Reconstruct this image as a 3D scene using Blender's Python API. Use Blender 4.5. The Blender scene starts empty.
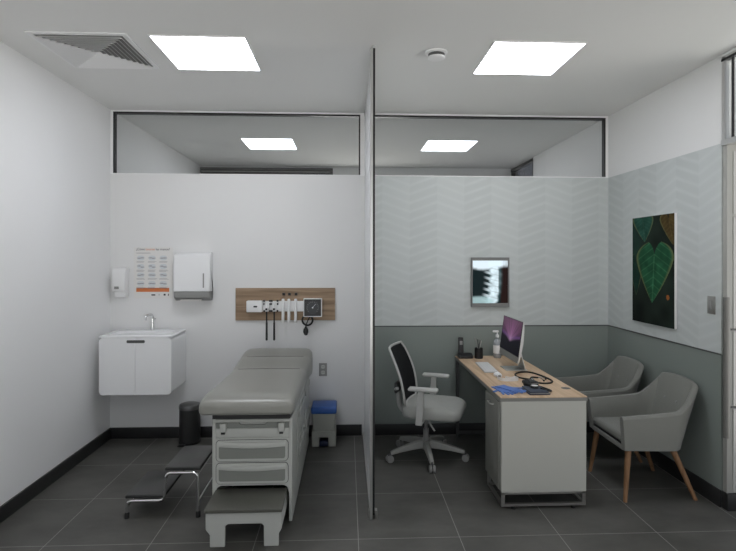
import bpy, bmesh, math, random
from mathutils import Vector, Matrix
random.seed(7)
S = bpy.context.scene
C = S.collection
PI = math.pi
W, H, ZB, ZW = 4.65, 3.005, 2.418, 1.014      # room width, height, window sill, wainscot height
YJ = -1.54                                    # where the right wall meets the side entrance
YF = -6.4                                     # wall behind the camera

# ------------------------------------------------------------------ materials
def srgb(r, g, b):
    f = lambda c: (c/255/12.92) if c/255 <= 0.04045 else ((c/255+0.055)/1.055)**2.4
    return (f(r), f(g), f(b), 1)

def mat(name, col, rough=0.5, metal=0.0, noise=0.0, nscale=40, bump=0.0, spec=0.5, trans=0, alpha=None, sheen=0):
    m = bpy.data.materials.new(name); m.use_nodes = True
    nt = m.node_tree; p = nt.nodes['Principled BSDF']
    p.inputs['Base Color'].default_value = col
    p.inputs['Roughness'].default_value = rough
    p.inputs['Metallic'].default_value = metal
    p.inputs['Specular IOR Level'].default_value = spec
    if trans: p.inputs['Transmission Weight'].default_value = trans
    if sheen: p.inputs['Sheen Weight'].default_value = sheen
    if noise or bump:
        tc = nt.nodes.new('ShaderNodeTexCoord'); n = nt.nodes.new('ShaderNodeTexNoise')
        n.inputs['Scale'].default_value = nscale; n.inputs['Detail'].default_value = 4
        nt.links.new(tc.outputs['Object'], n.inputs['Vector'])
        if noise:
            mx = nt.nodes.new('ShaderNodeMix'); mx.data_type = 'RGBA'
            mx.inputs[6].default_value = tuple(c*(1-noise) for c in col[:3])+(1,)
            mx.inputs[7].default_value = tuple(min(1, c*(1+noise)) for c in col[:3])+(1,)
            nt.links.new(n.outputs['Fac'], mx.inputs[0]); nt.links.new(mx.outputs[2], p.inputs['Base Color'])
        if bump:
            b = nt.nodes.new('ShaderNodeBump'); b.inputs['Strength'].default_value = bump; b.inputs['Distance'].default_value = 0.002
            nt.links.new(n.outputs['Fac'], b.inputs['Height']); nt.links.new(b.outputs['Normal'], p.inputs['Normal'])
    return m

def math_node(nt, op, a, b=None):
    n = nt.nodes.new('ShaderNodeMath'); n.operation = op
    for i, v in enumerate((a, b)):
        if v is None: continue
        if isinstance(v, (int, float)): n.inputs[i].default_value = v
        else: nt.links.new(v, n.inputs[i])
    return n.outputs[0]

def emis(name, col, st):
    m = bpy.data.materials.new(name); m.use_nodes = True; nt = m.node_tree
    nt.nodes.remove(nt.nodes['Principled BSDF'])
    e = nt.nodes.new('ShaderNodeEmission'); e.inputs[0].default_value = col; e.inputs[1].default_value = st
    nt.links.new(e.outputs[0], nt.nodes['Material Output'].inputs[0]); return m

def glass(name, tint=(1, 1, 1, 1), refl=0.10, haze=0.0, hazecol=(0.8, 0.82, 0.84, 1), rough=0.02):
    m = bpy.data.materials.new(name); m.use_nodes = True; nt = m.node_tree
    nt.nodes.remove(nt.nodes['Principled BSDF'])
    t = nt.nodes.new('ShaderNodeBsdfTransparent'); t.inputs[0].default_value = tint
    g = nt.nodes.new('ShaderNodeBsdfGlossy'); g.inputs['Roughness'].default_value = rough
    lw = nt.nodes.new('ShaderNodeLayerWeight'); lw.inputs['Blend'].default_value = .5
    fr = nt.nodes.new('ShaderNodeMath'); fr.operation = 'MULTIPLY_ADD'
    nt.links.new(math_node(nt, 'POWER', lw.outputs['Facing'], 5.0), fr.inputs[0]); fr.inputs[1].default_value = .9; fr.inputs[2].default_value = refl*.4
    mx = nt.nodes.new('ShaderNodeMixShader')
    nt.links.new(fr.outputs[0], mx.inputs[0]); nt.links.new(t.outputs[0], mx.inputs[1]); nt.links.new(g.outputs[0], mx.inputs[2])
    out = mx
    if haze:
        d = nt.nodes.new('ShaderNodeBsdfDiffuse'); d.inputs[0].default_value = hazecol
        m2 = nt.nodes.new('ShaderNodeMixShader'); m2.inputs[0].default_value = haze
        nt.links.new(mx.outputs[0], m2.inputs[1]); nt.links.new(d.outputs[0], m2.inputs[2]); out = m2
    nt.links.new(out.outputs[0], nt.nodes['Material Output'].inputs[0]); return m

def vcol(name, emit=0.0, rough=0.4):
    m = bpy.data.materials.new(name); m.use_nodes = True; nt = m.node_tree; p = nt.nodes['Principled BSDF']
    a = nt.nodes.new('ShaderNodeAttribute'); a.attribute_name = 'Col'; p.inputs['Specular IOR Level'].default_value = .12
    p.inputs['Roughness'].default_value = rough
    if emit:
        p.inputs['Base Color'].default_value = (0.01, 0.01, 0.01, 1)
        nt.links.new(a.outputs['Color'], p.inputs['Emission Color']); p.inputs['Emission Strength'].default_value = emit
    else:
        nt.links.new(a.outputs['Color'], p.inputs['Base Color'])
    return m

def floor_mat():
    m = bpy.data.materials.new('floor_tiles'); m.use_nodes = True; nt = m.node_tree; p = nt.nodes['Principled BSDF']
    tc = nt.nodes.new('ShaderNodeTexCoord'); sp = nt.nodes.new('ShaderNodeSeparateXYZ')
    nt.links.new(tc.outputs['Object'], sp.inputs[0])
    def grout(o, off):
        a = math_node(nt, 'DIVIDE', math_node(nt, 'SUBTRACT', o, off), 0.6)
        a = math_node(nt, 'FRACT', a)
        a = math_node(nt, 'ABSOLUTE', math_node(nt, 'SUBTRACT', a, 0.5))
        return math_node(nt, 'GREATER_THAN', a, 0.5-0.0035), a
    gx, _ = grout(sp.outputs[0], 0.4317-6); gy, _ = grout(sp.outputs[1], -1.2405-12)
    g = math_node(nt, 'MAXIMUM', gx, gy)
    n = nt.nodes.new('ShaderNodeTexNoise'); n.inputs['Scale'].default_value = 2.3; n.inputs['Detail'].default_value = 7; n.inputs['Roughness'].default_value = 0.65
    mp = nt.nodes.new('ShaderNodeMapping'); mp.inputs['Scale'].default_value = (1, 1.7, 1)
    nt.links.new(tc.outputs['Object'], mp.inputs[0]); nt.links.new(mp.outputs[0], n.inputs['Vector'])
    r = nt.nodes.new('ShaderNodeValToRGB'); r.color_ramp.elements[0].position = .3; r.color_ramp.elements[1].position = .72
    r.color_ramp.elements[0].color = (0.070, 0.069, 0.062, 1); r.color_ramp.elements[1].color = (0.120, 0.117, 0.107, 1)
    nt.links.new(n.outputs['Fac'], r.inputs[0])
    mx = nt.nodes.new('ShaderNodeMix'); mx.data_type = 'RGBA'
    nt.links.new(g, mx.inputs[0]); nt.links.new(r.outputs[0], mx.inputs[6]); mx.inputs[7].default_value = (0.30, 0.30, 0.28, 1)
    nt.links.new(mx.outputs[2], p.inputs['Base Color'])
    p.inputs['Roughness'].default_value = 0.42; p.inputs['Specular IOR Level'].default_value = 0.32
    b = nt.nodes.new('ShaderNodeBump'); b.inputs['Strength'].default_value = 0.15; b.inputs['Distance'].default_value = .003
    nt.links.new(n.outputs['Fac'], b.inputs['Height']); nt.links.new(b.outputs[0], p.inputs['Normal'])
    return m

def wall_mat(name, axis, off, painted_from=None):
    """white paint above the sill line, chevron wallpaper between, grey-green paint below; axis runs along the wall"""
    m = bpy.data.materials.new(name); m.use_nodes = True; nt = m.node_tree; p = nt.nodes['Principled BSDF']
    tc = nt.nodes.new('ShaderNodeTexCoord'); sp = nt.nodes.new('ShaderNodeSeparateXYZ')
    nt.links.new(tc.outputs['Object'], sp.inputs[0]); u = sp.outputs[axis]; z = sp.outputs[2]
    cw = 0.258
    q = math_node(nt, 'DIVIDE', math_node(nt, 'SUBTRACT', u, off), cw)
    tri = math_node(nt, 'PINGPONG', q, 1.0)
    v = math_node(nt, 'ADD', z, math_node(nt, 'MULTIPLY', tri, 0.095))
    s = math_node(nt, 'SINE', math_node(nt, 'MULTIPLY', v, 2*PI/0.083))
    s = math_node(nt, 'ADD', math_node(nt, 'MULTIPLY', s, 0.5), 0.5)
    s = math_node(nt, 'POWER', s, 3.0)
    col = math_node(nt, 'FLOOR', math_node(nt, 'MULTIPLY', math_node(nt, 'FRACT', math_node(nt, 'DIVIDE', q, 2)), 2))
    fade = nt.nodes.new('ShaderNodeTexNoise'); fade.inputs['Scale'].default_value = 9
    nt.links.new(tc.outputs['Object'], fade.inputs['Vector'])
    s = math_node(nt, 'MULTIPLY', s, math_node(nt, 'ADD', math_node(nt, 'MULTIPLY', fade.outputs['Fac'], 1.1), 0.1))
    base = nt.nodes.new('ShaderNodeMix'); base.data_type = 'RGBA'
    base.inputs[6].default_value = (0.555, 0.585, 0.575, 1); base.inputs[7].default_value = (0.53, 0.56, 0.55, 1); nt.links.new(col, base.inputs[0])
    pap = nt.nodes.new('ShaderNodeMix'); pap.data_type = 'RGBA'
    nt.links.new(s, pap.inputs[0]); nt.links.new(base.outputs[2], pap.inputs[6]); pap.inputs[7].default_value = (0.598, 0.628, 0.618, 1)
    m1 = nt.nodes.new('ShaderNodeMix'); m1.data_type = 'RGBA'
    nt.links.new(math_node(nt, 'GREATER_THAN', z, ZW), m1.inputs[0]); m1.inputs[6].default_value = (0.245, 0.275, 0.255, 1); nt.links.new(pap.outputs[2], m1.inputs[7])
    m2 = nt.nodes.new('ShaderNodeMix'); m2.data_type = 'RGBA'
    nt.links.new(math_node(nt, 'GREATER_THAN', z, ZB), m2.inputs[0]); nt.links.new(m1.outputs[2], m2.inputs[6]); m2.inputs[7].default_value = (0.78, 0.78, 0.77, 1)
    res = m2.outputs[2]
    if painted_from is not None:
        m3 = nt.nodes.new('ShaderNodeMix'); m3.data_type = 'RGBA'
        nt.links.new(math_node(nt, 'LESS_THAN', u, painted_from), m3.inputs[0]); nt.links.new(res, m3.inputs[6]); m3.inputs[7].default_value = (0.75, 0.75, 0.745, 1)
        res = m3.outputs[2]
    nt.links.new(res, p.inputs['Base Color']); p.inputs['Roughness'].default_value = 0.55; p.inputs['Specular IOR Level'].default_value = 0.3
    return m

def wood_mat(name, c1, c2, axis=0, scale=1.0, planks=0.0):
    m = bpy.data.materials.new(name); m.use_nodes = True; nt = m.node_tree; p = nt.nodes['Principled BSDF']
    tc = nt.nodes.new('ShaderNodeTexCoord'); mp = nt.nodes.new('ShaderNodeMapping')
    sc = [14.0*scale]*3; sc[axis] = 0.9*scale; mp.inputs['Scale'].default_value = sc
    n = nt.nodes.new('ShaderNodeTexNoise'); n.inputs['Scale'].default_value = 1.6; n.inputs['Detail'].default_value = 8; n.inputs['Distortion'].default_value = .7
    nt.links.new(tc.outputs['Object'], mp.inputs[0]); nt.links.new(mp.outputs[0], n.inputs['Vector'])
    r = nt.nodes.new('ShaderNodeValToRGB'); r.color_ramp.elements[0].position = .32; r.color_ramp.elements[1].position = .68
    r.color_ramp.elements[0].color = c1; r.color_ramp.elements[1].color = c2
    nt.links.new(n.outputs['Fac'], r.inputs[0]); nt.links.new(r.outputs[0], p.inputs['Base Color'])
    p.inputs['Roughness'].default_value = 0.5; p.inputs['Specular IOR Level'].default_value = .3
    return m

M = {}
M['floor'] = floor_mat()
M['ceiling'] = mat('ceiling_paint', (0.80, 0.80, 0.785, 1), 0.8, spec=.1)
M['white_wall'] = mat('white_wall_paint', (0.86, 0.86, 0.86, 1), 0.6, spec=.25)
M['wall_back'] = wall_mat('back_wall_finish', 0, 2.492, 2.33)
M['wall_right'] = wall_mat('right_wall_finish', 1, -1.05)
M['base'] = mat('baseboard_dark', (0.022, 0.022, 0.022, 1), 0.45)
M['black_frame'] = mat('black_frame', (0.008, 0.008, 0.009, 1), 0.4)
M['alu'] = mat('aluminium', (0.62, 0.62, 0.61, 1), 0.35, 0.8)
M['steel'] = mat('brushed_steel', (0.42, 0.41, 0.39, 1), 0.35, 0.9)
M['chrome'] = mat('chrome', (0.75, 0.75, 0.75, 1), 0.12, 1.0)
M['white'] = mat('white_plastic', (0.82, 0.82, 0.82, 1), 0.35)
M['white_gloss'] = mat('white_lacquer', (0.84, 0.845, 0.85, 1), 0.22)
M['offwhite'] = mat('offwhite_plastic', (0.55, 0.56, 0.53, 1), 0.45)
M['black'] = mat('black_plastic', (0.012, 0.012, 0.013, 1), 0.4)
M['bin_dark'] = mat('charcoal_steel', (0.05, 0.05, 0.05, 1), 0.35, .4)
M['dark_steel'] = mat('dark_steel', (0.16, 0.16, 0.16, 1), 0.3, 0.8)
M['handle_steel'] = mat('satin_handle_steel', (0.17, 0.168, 0.155, 1), 0.5, 0.3)
M['viewer_frame'] = mat('viewer_grey_frame', (0.20, 0.20, 0.195, 1), 0.5)
M['chair_base'] = mat('grey_chair_base', (0.34, 0.34, 0.32, 1), 0.45)
M['dial_face'] = mat('dark_dial_face', (0.028, 0.032, 0.036, 1), 0.4)
M['rubber'] = mat('black_rubber', (0.012, 0.012, 0.012, 1), 0.65)
M['grey_plastic'] = mat('grey_plastic', (0.28, 0.28, 0.27, 1), 0.5)
M['dark_grey'] = mat('dark_grey_plastic', (0.08, 0.08, 0.08, 1), 0.5)
M['vinyl'] = mat('grey_vinyl', (0.265, 0.265, 0.24, 1), 0.32, noise=.04, nscale=200, bump=.15, spec=.5)
M['table_body'] = mat('table_enamel', (0.50, 0.51, 0.48, 1), 0.4)
M['table_panel'] = mat('drawer_inset', (0.23, 0.24, 0.22, 1), 0.5)
M['tread'] = mat('dark_tread', (0.095, 0.095, 0.08, 1), 0.4, noise=.1, nscale=120, bump=.3)
M['stool_tread'] = mat('stool_tread', (0.045, 0.045, 0.043, 1), 0.35, noise=.1, nscale=150, bump=.3)
M['bin_body'] = mat('beige_bin_plastic', (0.40, 0.41, 0.37, 1), 0.45)
M['dark_blue'] = mat('dark_blue_plastic', (0.012, 0.02, 0.06, 1), 0.45)
M['blue'] = mat('blue_plastic', (0.035, 0.12, 0.42, 1), 0.4)
M['cloth_grey'] = mat('grey_fabric', (0.215, 0.217, 0.198, 1), 0.9, noise=.12, nscale=400, bump=.5, spec=.1, sheen=.2)
M['seat_cloth'] = mat('light_grey_mesh_fabric', (0.40, 0.405, 0.38, 1), 0.85, noise=.1, nscale=300, bump=.5, spec=.1)
M['chair_plastic'] = mat('light_grey_chair_plastic', (0.50, 0.50, 0.48, 1), 0.45)
M['mesh_black'] = mat('black_mesh_fabric', (0.018, 0.019, 0.021, 1), 0.8, noise=.3, nscale=500, bump=.4)
M['leg_wood'] = wood_mat('oak_leg', (0.20, 0.105, 0.05, 1), (0.32, 0.18, 0.095, 1), 2, 2)
M['desk_wood'] = wood_mat('desk_oak', (0.50, 0.34, 0.21, 1), (0.72, 0.54, 0.37, 1), 1, 1)
M['board_wood'] = wood_mat('walnut_board', (0.22, 0.15, 0.095, 1), (0.42, 0.30, 0.20, 1), 0, 1)
M['desk_white'] = mat('desk_white_laminate', (0.50, 0.50, 0.455, 1), 0.45)
M['desk_door_shaded'] = mat('shaded_laminate_door', (0.20, 0.20, 0.18, 1), 0.45)  # laminate coloured darker to carry the shade on the side facing away
M['desk_grey'] = mat('desk_grey_edge', (0.22, 0.215, 0.20, 1), 0.45)
M['light'] = emis('light_panel', (0.91, 0.935, 1.0, 1), 15.0)
M['light_back'] = emis('light_panel_back_room', (0.90, 0.93, 1.0, 1), 10.0)
M['glass'] = glass('clear_glass', (0.86, 0.87, 0.87, 1), 0.10)
M['dark_glass'] = glass('dark_glass', (0.35, 0.35, 0.37, 1), 0.14)
M['part_glass'] = glass('partition_glass', (0.62, 0.64, 0.65, 1), 0.12, haze=.6, hazecol=(.88, .89, .9, 1))
M['frost'] = mat('frosted_pane', (0.44, 0.44, 0.415, 1), 0.25)
M['door'] = mat('beige_door', (0.37, 0.37, 0.345, 1), 0.45)
M['orange'] = mat('orange_print', (0.62, 0.19, 0.06, 1), 0.6)
M['paper'] = mat('poster_paper', (0.74, 0.73, 0.71, 1), 0.6)
M['ink'] = mat('black_ink', (0.03, 0.03, 0.03, 1), 0.6)
M['ink_grey'] = mat('grey_ink', (0.34, 0.34, 0.35, 1), 0.6)
M['ink_light'] = mat('light_blue_print', (0.62, 0.65, 0.67, 1), 0.6)
M['screen'] = vcol('lit_screen', 0.42)
M['xray'] = vcol('lit_xray_film', 1.0, .9)
M['art'] = vcol('leaf_photograph_print', 0, .7)

# ------------------------------------------------------------------ mesh helpers
def box(bm, x0, x1, y0, y1, z0, z1, bev=0, seg=2):
    g = bmesh.ops.create_cube(bm, size=1)
    bmesh.ops.scale(bm, vec=(x1-x0, y1-y0, z1-z0), verts=g['verts'])
    bmesh.ops.translate(bm, vec=((x0+x1)/2, (y0+y1)/2, (z0+z1)/2), verts=g['verts'])
    if bev:
        es = list({e for v in g['verts'] for e in v.link_edges})
        bmesh.ops.bevel(bm, geom=es, offset=bev, segments=seg, profile=.5, affect='EDGES', clamp_overlap=True)

def cyl(bm, p0, p1, r0, r1=None, n=20, caps=True):
    r1 = r0 if r1 is None else r1
    a, b = Vector(p0), Vector(p1); d = b-a
    g = bmesh.ops.create_cone(bm, cap_ends=caps, segments=n, radius1=r0, radius2=r1, depth=d.length)
    q = Vector((0, 0, 1)).rotation_difference(d.normalized()) if d.length else None
    bmesh.ops.transform(bm, matrix=Matrix.Translation((a+b)/2) @ q.to_matrix().to_4x4(), verts=g['verts'])

def sph(bm, c, r, sc=(1, 1, 1), u=20, v=12):
    g = bmesh.ops.create_uvsphere(bm, u_segments=u, v_segments=v, radius=r)
    bmesh.ops.scale(bm, vec=sc, verts=g['verts']); bmesh.ops.translate(bm, vec=c, verts=g['verts'])

def prism(bm, pts, axis, a, b):
    """polygon given in the two other axes, extruded along axis from a to b"""
    def P(u, v, w):
        return {'x': (w, u, v), 'y': (u, w, v), 'z': (u, v, w)}[axis]
    lo = [bm.verts.new(P(u, v, a)) for u, v in pts]; hi = [bm.verts.new(P(u, v, b)) for u, v in pts]
    n = len(pts)
    bm.faces.new(lo); bm.faces.new(hi[::-1])
    for i in range(n): bm.faces.new((lo[i], hi[i], hi[(i+1) % n], lo[(i+1) % n]))

def rrect(x0, x1, y0, y1, r, n=5):
    out = []
    for cx, cy, a0 in ((x1-r, y1-r, 0), (x0+r, y1-r, 90), (x0+r, y0+r, 180), (x1-r, y0+r, 270)):
        for k in range(n+1):
            a = math.radians(a0+90*k/n); out.append((cx+r*math.cos(a), cy+r*math.sin(a)))
    return out

def smooth_path(pts, n=8, closed=False):
    P = [Vector(p) for p in pts]; out = []; N = len(P)
    rng = range(N if closed else N-1)
    for i in rng:
        p1, p2 = P[i], P[(i+1) % N]
        p0 = P[(i-1) % N] if closed or i > 0 else p1*2-p2
        p3 = P[(i+2) % N] if closed or i < N-2 else p2*2-p1
        for k in range(n):
            t = k/n
            out.append(.5*((2*p1)+(p2-p0)*t+(2*p0-5*p1+4*p2-p3)*t*t+(3*p1-p0-3*p2+p3)*t**3))
    if not closed: out.append(P[-1].copy())
    return out

def tube(bm, pts, r, n=10, closed=False):
    P = [Vector(p) for p in pts]; N = len(P); rings = []
    up = Vector((0, 0, 1)); prev = None
    for i, p in enumerate(P):
        if closed: d = P[(i+1) % N]-P[i-1]
        else: d = P[min(i+1, N-1)]-P[max(i-1, 0)]
        d.normalize()
        if prev is None:
            a = up if abs(d.dot(up)) < .9 else Vector((1, 0, 0))
            s = d.cross(a).normalized()
        else:
            s = (prev-d*prev.dot(d)).normalized()
        prev = s; t = d.cross(s)
        rr = r[i] if isinstance(r, (list, tuple)) else r
        rings.append([bm.verts.new(p+s*rr*math.cos(2*PI*k/n)+t*rr*math.sin(2*PI*k/n)) for k in range(n)])
    for i in range(N if closed else N-1):
        A, B = rings[i], rings[(i+1) % N]
        for k in range(n): bm.faces.new((A[k], A[(k+1) % n], B[(k+1) % n], B[k]))
    if not closed:
        bm.faces.new(rings[0][::-1]); bm.faces.new(rings[-1])

def fillet(pts, r, n=5):
    """polyline with rounded corners"""
    P = [Vector(p) for p in pts]; out = [P[0]]
    for i in range(1, len(P)-1):
        a, b, c = P[i-1], P[i], P[i+1]
        rr = min(r, (a-b).length*.49, (c-b).length*.49)
        s, e = b+(a-b).normalized()*rr, b+(c-b).normalized()*rr
        for k in range(n+1):
            t = k/n; out.append(s*(1-t)**2+b*2*t*(1-t)+e*t*t)
    out.append(P[-1]); return out

def lathe(bm, prof, c=(0, 0, 0), n=28):
    rings = []
    for r, z in prof:
        rings.append([bm.verts.new((c[0]+max(r, 1e-4)*math.cos(2*PI*k/n), c[1]+max(r, 1e-4)*math.sin(2*PI*k/n), c[2]+z)) for k in range(n)])
    for A, B in zip(rings, rings[1:]):
        for k in range(n): bm.faces.new((A[k], A[(k+1) % n], B[(k+1) % n], B[k]))
    bm.faces.new(rings[0][::-1]); bm.faces.new(rings[-1])

def NB(): return bmesh.new()

def obj(name, bm, m, parent=None, smooth=True, bevel=0, subd=0, xf=None, ang=40):
    if xf is not None: bmesh.ops.transform(bm, matrix=xf, verts=bm.verts)
    bmesh.ops.recalc_face_normals(bm, faces=bm.faces)
    me = bpy.data.meshes.new(name); bm.to_mesh(me); bm.free()
    me.materials.append(m if not isinstance(m, str) else M[m])
    o = bpy.data.objects.new(name, me); C.objects.link(o)
    if smooth:
        for p in me.polygons: p.use_smooth = True
        try: me.set_sharp_from_angle(angle=math.radians(ang))
        except Exception: pass
    if bevel:
        b = o.modifiers.new('bevel', 'BEVEL'); b.width = bevel; b.segments = 3; b.limit_method = 'ANGLE'
    if subd:
        s = o.modifiers.new('subd', 'SUBSURF'); s.levels = subd; s.render_levels = subd
    if parent: o.parent = parent
    return o

def bobj(name, dims, m, parent=None, bev=0, **k):
    bm = NB(); box(bm, *dims, bev=bev); return obj(name, bm, m, parent, **k)

def thing(name, label, cat, loc=(0, 0, 0), rotz=0, group=None):
    o = bpy.data.objects.new(name, None); C.objects.link(o); o.empty_display_size = .1
    o.location = loc; o.rotation_euler = (0, 0, rotz)
    o['label'] = label; o['category'] = cat
    if group: o['group'] = group
    return o
def tag(o, label, cat, group=None):
    o['label'] = label; o['category'] = cat
    if group: o['group'] = group
    return o
def struct(name, bm, m, **k):
    o = obj(name, bm, m, **k); o['kind'] = 'structure'; return o
def sbox(name, dims, m, bev=0, **k):
    bm = NB(); box(bm, *dims, bev=bev); return struct(name, bm, m, **k)
def sempty(name, loc=(0, 0, 0)):
    o = bpy.data.objects.new(name, None); C.objects.link(o); o.location = loc; o['kind'] = 'structure'; return o
def dup(root, loc, rotz, label, group=None):
    r = root.copy(); C.objects.link(r); r.location = loc; r.rotation_euler = (0, 0, rotz); r['label'] = label
    if group: r['group'] = group
    for ch in list(root.children):
        c = ch.copy(); C.objects.link(c); c.parent = r
        for g in list(ch.children):
            d = g.copy(); C.objects.link(d); d.parent = c
    return r
def text(name, body, size, m, parent, loc, rot, align='LEFT', ext=0.0006, width=None):
    cu = bpy.data.curves.new(name, 'FONT'); cu.body = body; cu.size = size; cu.align_x = align; cu.align_y = 'CENTER'; cu.extrude = ext
    t = bpy.data.objects.new(name+'_tmp', cu); C.objects.link(t)
    me = bpy.data.meshes.new_from_object(t.evaluated_get(bpy.context.evaluated_depsgraph_get()))
    bpy.data.objects.remove(t); bpy.data.curves.remove(cu)
    if width and len(me.vertices):
        xs = [v.co.x for v in me.vertices]; w = max(xs)-min(xs)
        for v in me.vertices: v.co.x *= width/w
    me.materials.clear(); me.materials.append(M[m]); o = bpy.data.objects.new(name, me); C.objects.link(o)
    o.location = loc; o.rotation_euler = rot; o.parent = parent; return o

def picture_grid(name, w, h, nx, ny, fn, m, parent, mtx):
    """flat print of size w x h in local x/z, colour per vertex from fn(u,v)"""
    verts, faces, cols = [], [], []
    for j in range(ny+1):
        for i in range(nx+1):
            u, v = i/nx, j/ny
            verts.append(mtx @ Vector((w*(u-.5), 0, h*(v-.5)))); cols.append(fn(u, v))
    for j in range(ny):
        for i in range(nx):
            a = j*(nx+1)+i; faces.append((a, a+1, a+nx+2, a+nx+1))
    me = bpy.data.meshes.new(name); me.from_pydata([tuple(v) for v in verts], [], faces)
    ca = me.color_attributes.new('Col', 'FLOAT_COLOR', 'POINT')
    for i, c in enumerate(cols): ca.data[i].color = (c[0], c[1], c[2], 1)
    me.materials.append(m); o = bpy.data.objects.new(name, me); C.objects.link(o); o.parent = parent
    return o

def sm(a, b, x):
    t = max(0, min(1, (x-a)/(b-a))) if a != b else float(x > a); return t*t*(3-2*t)
def lerp(a, b, t): return tuple(x+(y-x)*t for x, y in zip(a, b))
def vnoise(x, y, seed=0):
    def h(i, j):
        n = math.sin(i*127.1+j*311.7+seed*74.7)*43758.5453; return n-math.floor(n)
    i, j = math.floor(x), math.floor(y); fx, fy = x-i, y-j; fx = fx*fx*(3-2*fx); fy = fy*fy*(3-2*fy)
    return (h(i, j)*(1-fx)+h(i+1, j)*fx)*(1-fy)+(h(i, j+1)*(1-fx)+h(i+1, j+1)*fx)*fy

# ------------------------------------------------------------------ room shell
YB = 3.0    # far wall of the room behind
sbox('floor', (-.1, W+1.0, YF-.1, YB+.1, -.1, 0), 'floor')
sbox('ceiling', (-.1, W+.1, YF-.1, YB+.1, H, H+.1), 'ceiling')
sbox('wall_left', (-.1, 0, YF, YB, 0, H), 'white_wall')
# front side: wide unseen opening behind the camera, added to let in fill light
sbox('wall_front', (-.1, .25, YF-.1, YF, 0, H), 'white_wall')
sbox('wall_front', (W-.2, W+.1, YF-.1, YF, 0, H), 'white_wall')
sbox('wall_front', (.25, W-.2, YF-.1, YF, 2.75, H), 'white_wall')
sbox('wall_back', (0, W, 0, .1, 0, ZB), 'wall_back')
sbox('wall_right', (W, W+.1, YJ, 0, 0, H), 'wall_right')
YD = -2.5   # near end of the side entrance, left open outside for added fill light
sbox('wall_right', (W, W+.1, YF, YD, 0, H), 'white_wall')
sbox('wall_side', (W, W+.1, 3.0, YB+.1, 0, H), 'white_wall')
# side entrance: fixed leaf in the return, facing the room
dr = sempty('door_1', (W, YJ, 0))
bobj('door_leaf', (.006, .90, -.045, -.005, .112, 2.40), 'door', dr, bev=.002)
for a, b in ((.12, .672), (.682, 1.182), (1.192, 1.93), (1.94, 2.36)):
    bobj('frosted_pane', (.045, .86, -.052, -.046, a+.005, b-.005), 'frost', dr)
bobj('kick_rail', (.0, .90, -.06, -.001, 0, .112), 'base', dr, bev=.002)
for z in (.677, 1.187): bobj('rail_line', (.030, .88, -.0535, -.045, z-.005, z+.005), 'dark_grey', dr)
bm = NB(); tube(bm, [(-.018, -.07, .485), (-.018, -.07, 1.40)], .019, 16)
hd = obj('door_handle', bm, 'handle_steel', dr); hd['label'] = 'long vertical brushed steel pull bar'
bm = NB()
for z in (.6, 1.28): cyl(bm, (.012, -.045, z), (-.014, -.068, z), .008)
obj('handle_standoff', bm, 'steel', hd)
sbox('trim_1', (W-.006, W+.1, YD, YJ-.001, 2.40, 2.436), 'alu')
wn = sempty('window_3', (W, YJ, 0))
bm = NB(); z0, z1 = 2.436, 2.99
box(bm, 0, .06, YD-YJ, -.001, z1-.03, z1); box(bm, .0, .03, -.03, -.001, z0, z1)
obj('window_frame', bm, 'alu', wn)
bm = NB(); box(bm, .020, .034, -.074, -.064, z0, z1-.03); box(bm, -.004, .03, YD-YJ, -.001, z1-.032, z1-.016)
obj('mullion', bm, 'black_frame', wn)
bobj('glass_pane', (.024, .03, YD-YJ, -.03, z0, z1-.03), 'glass', wn)
sbox('trim_2', (W, W+.1, YD, YJ, 2.99, H), 'white_wall')

# clerestory windows over the back wall
def clerestory(name, x0, x1):
    w = sempty(name, (0, 0, 0)); t = .016
    bm = NB()
    box(bm, x0, x1, .0, .05, 2.990-t, 2.990); box(bm, x0, x0+t*.8, 0, .05, ZB, 2.990-t); box(bm, x1-t*.8, x1, 0, .05, ZB, 2.990-t); box(bm, x0, x1, .02, .05, ZB, ZB+.012)
    obj('window_frame', bm, 'black_frame', w)
    bobj('glass_pane', (x0+t*.8, x1-t*.8, .022, .03, ZB+.012, 2.990-t), 'glass', w)
    bobj('sill', (x0, x1, -.006, .02, ZB, ZB+.008), 'white', w)
clerestory('window_1', .024, 2.285)
clerestory('window_2', 2.36, 4.625)
sbox('trim_3', (0, W, 0, .1, 2.990, H), 'white_wall')
sbox('trim_4', (0, .024, 0, .1, ZB, 2.990), 'white_wall')
sbox('trim_5', (4.625, W, 0, .1, ZB, 2.990), 'white_wall')
sbox('trim_6', (2.285, 2.36, 0, .1, ZB, 2.990), 'white_wall')
# room behind the back wall
sbox('wall_rear', (0, W+.1, YB, YB+.1, 2.6, H), 'white_wall')
sbox('wall_rear', (0, 1.6, YB, YB+.1, 0, 2.6), 'white_wall')
sbox('wall_rear', (3.0, W+.1, YB, YB+.1, 0, 2.6), 'white_wall')  # gap between these rear pieces is an added, unseen opening for fill light
sbox('wall_side', (W, W+.1, 0, 2.05, 0, H), 'white_wall')
w4 = sempty('window_4', (0, YB, 0))
bm = NB(); box(bm, .0, 1.95, -.03, 0, 2.955, 2.985); box(bm, .0, 1.95, -.03, 0, 2.6, 2.64); box(bm, 1.90, 1.95, -.03, 0, 2.6, 2.985)
obj('window_frame', bm, 'dark_grey', w4)
bobj('glass_pane', (0, 1.9, -.02, -.012, 2.64, 2.955), 'black', w4)
bobj('blind_rail', (.02, 1.9, -.045, -.028, 2.918, 2.932), 'grey_plastic', w4)
w5 = sempty('window_5', (W, 2.05, 0))
bobj('glass_pane', (.02, .03, .03, .92, 0, 2.96), 'dark_glass', w5)
bm = NB(); box(bm, -.01, .05, 0, .95, 2.955, 2.99); box(bm, 0, .05, 0, .04, 0, 2.96); box(bm, 0, .05, .90, .95, 0, 2.96)
obj('window_frame', bm, 'black_frame', w5)
sbox('trim_7', (2.1, W, YB-.04, YB, 2.84, 2.885), 'dark_grey')

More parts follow.
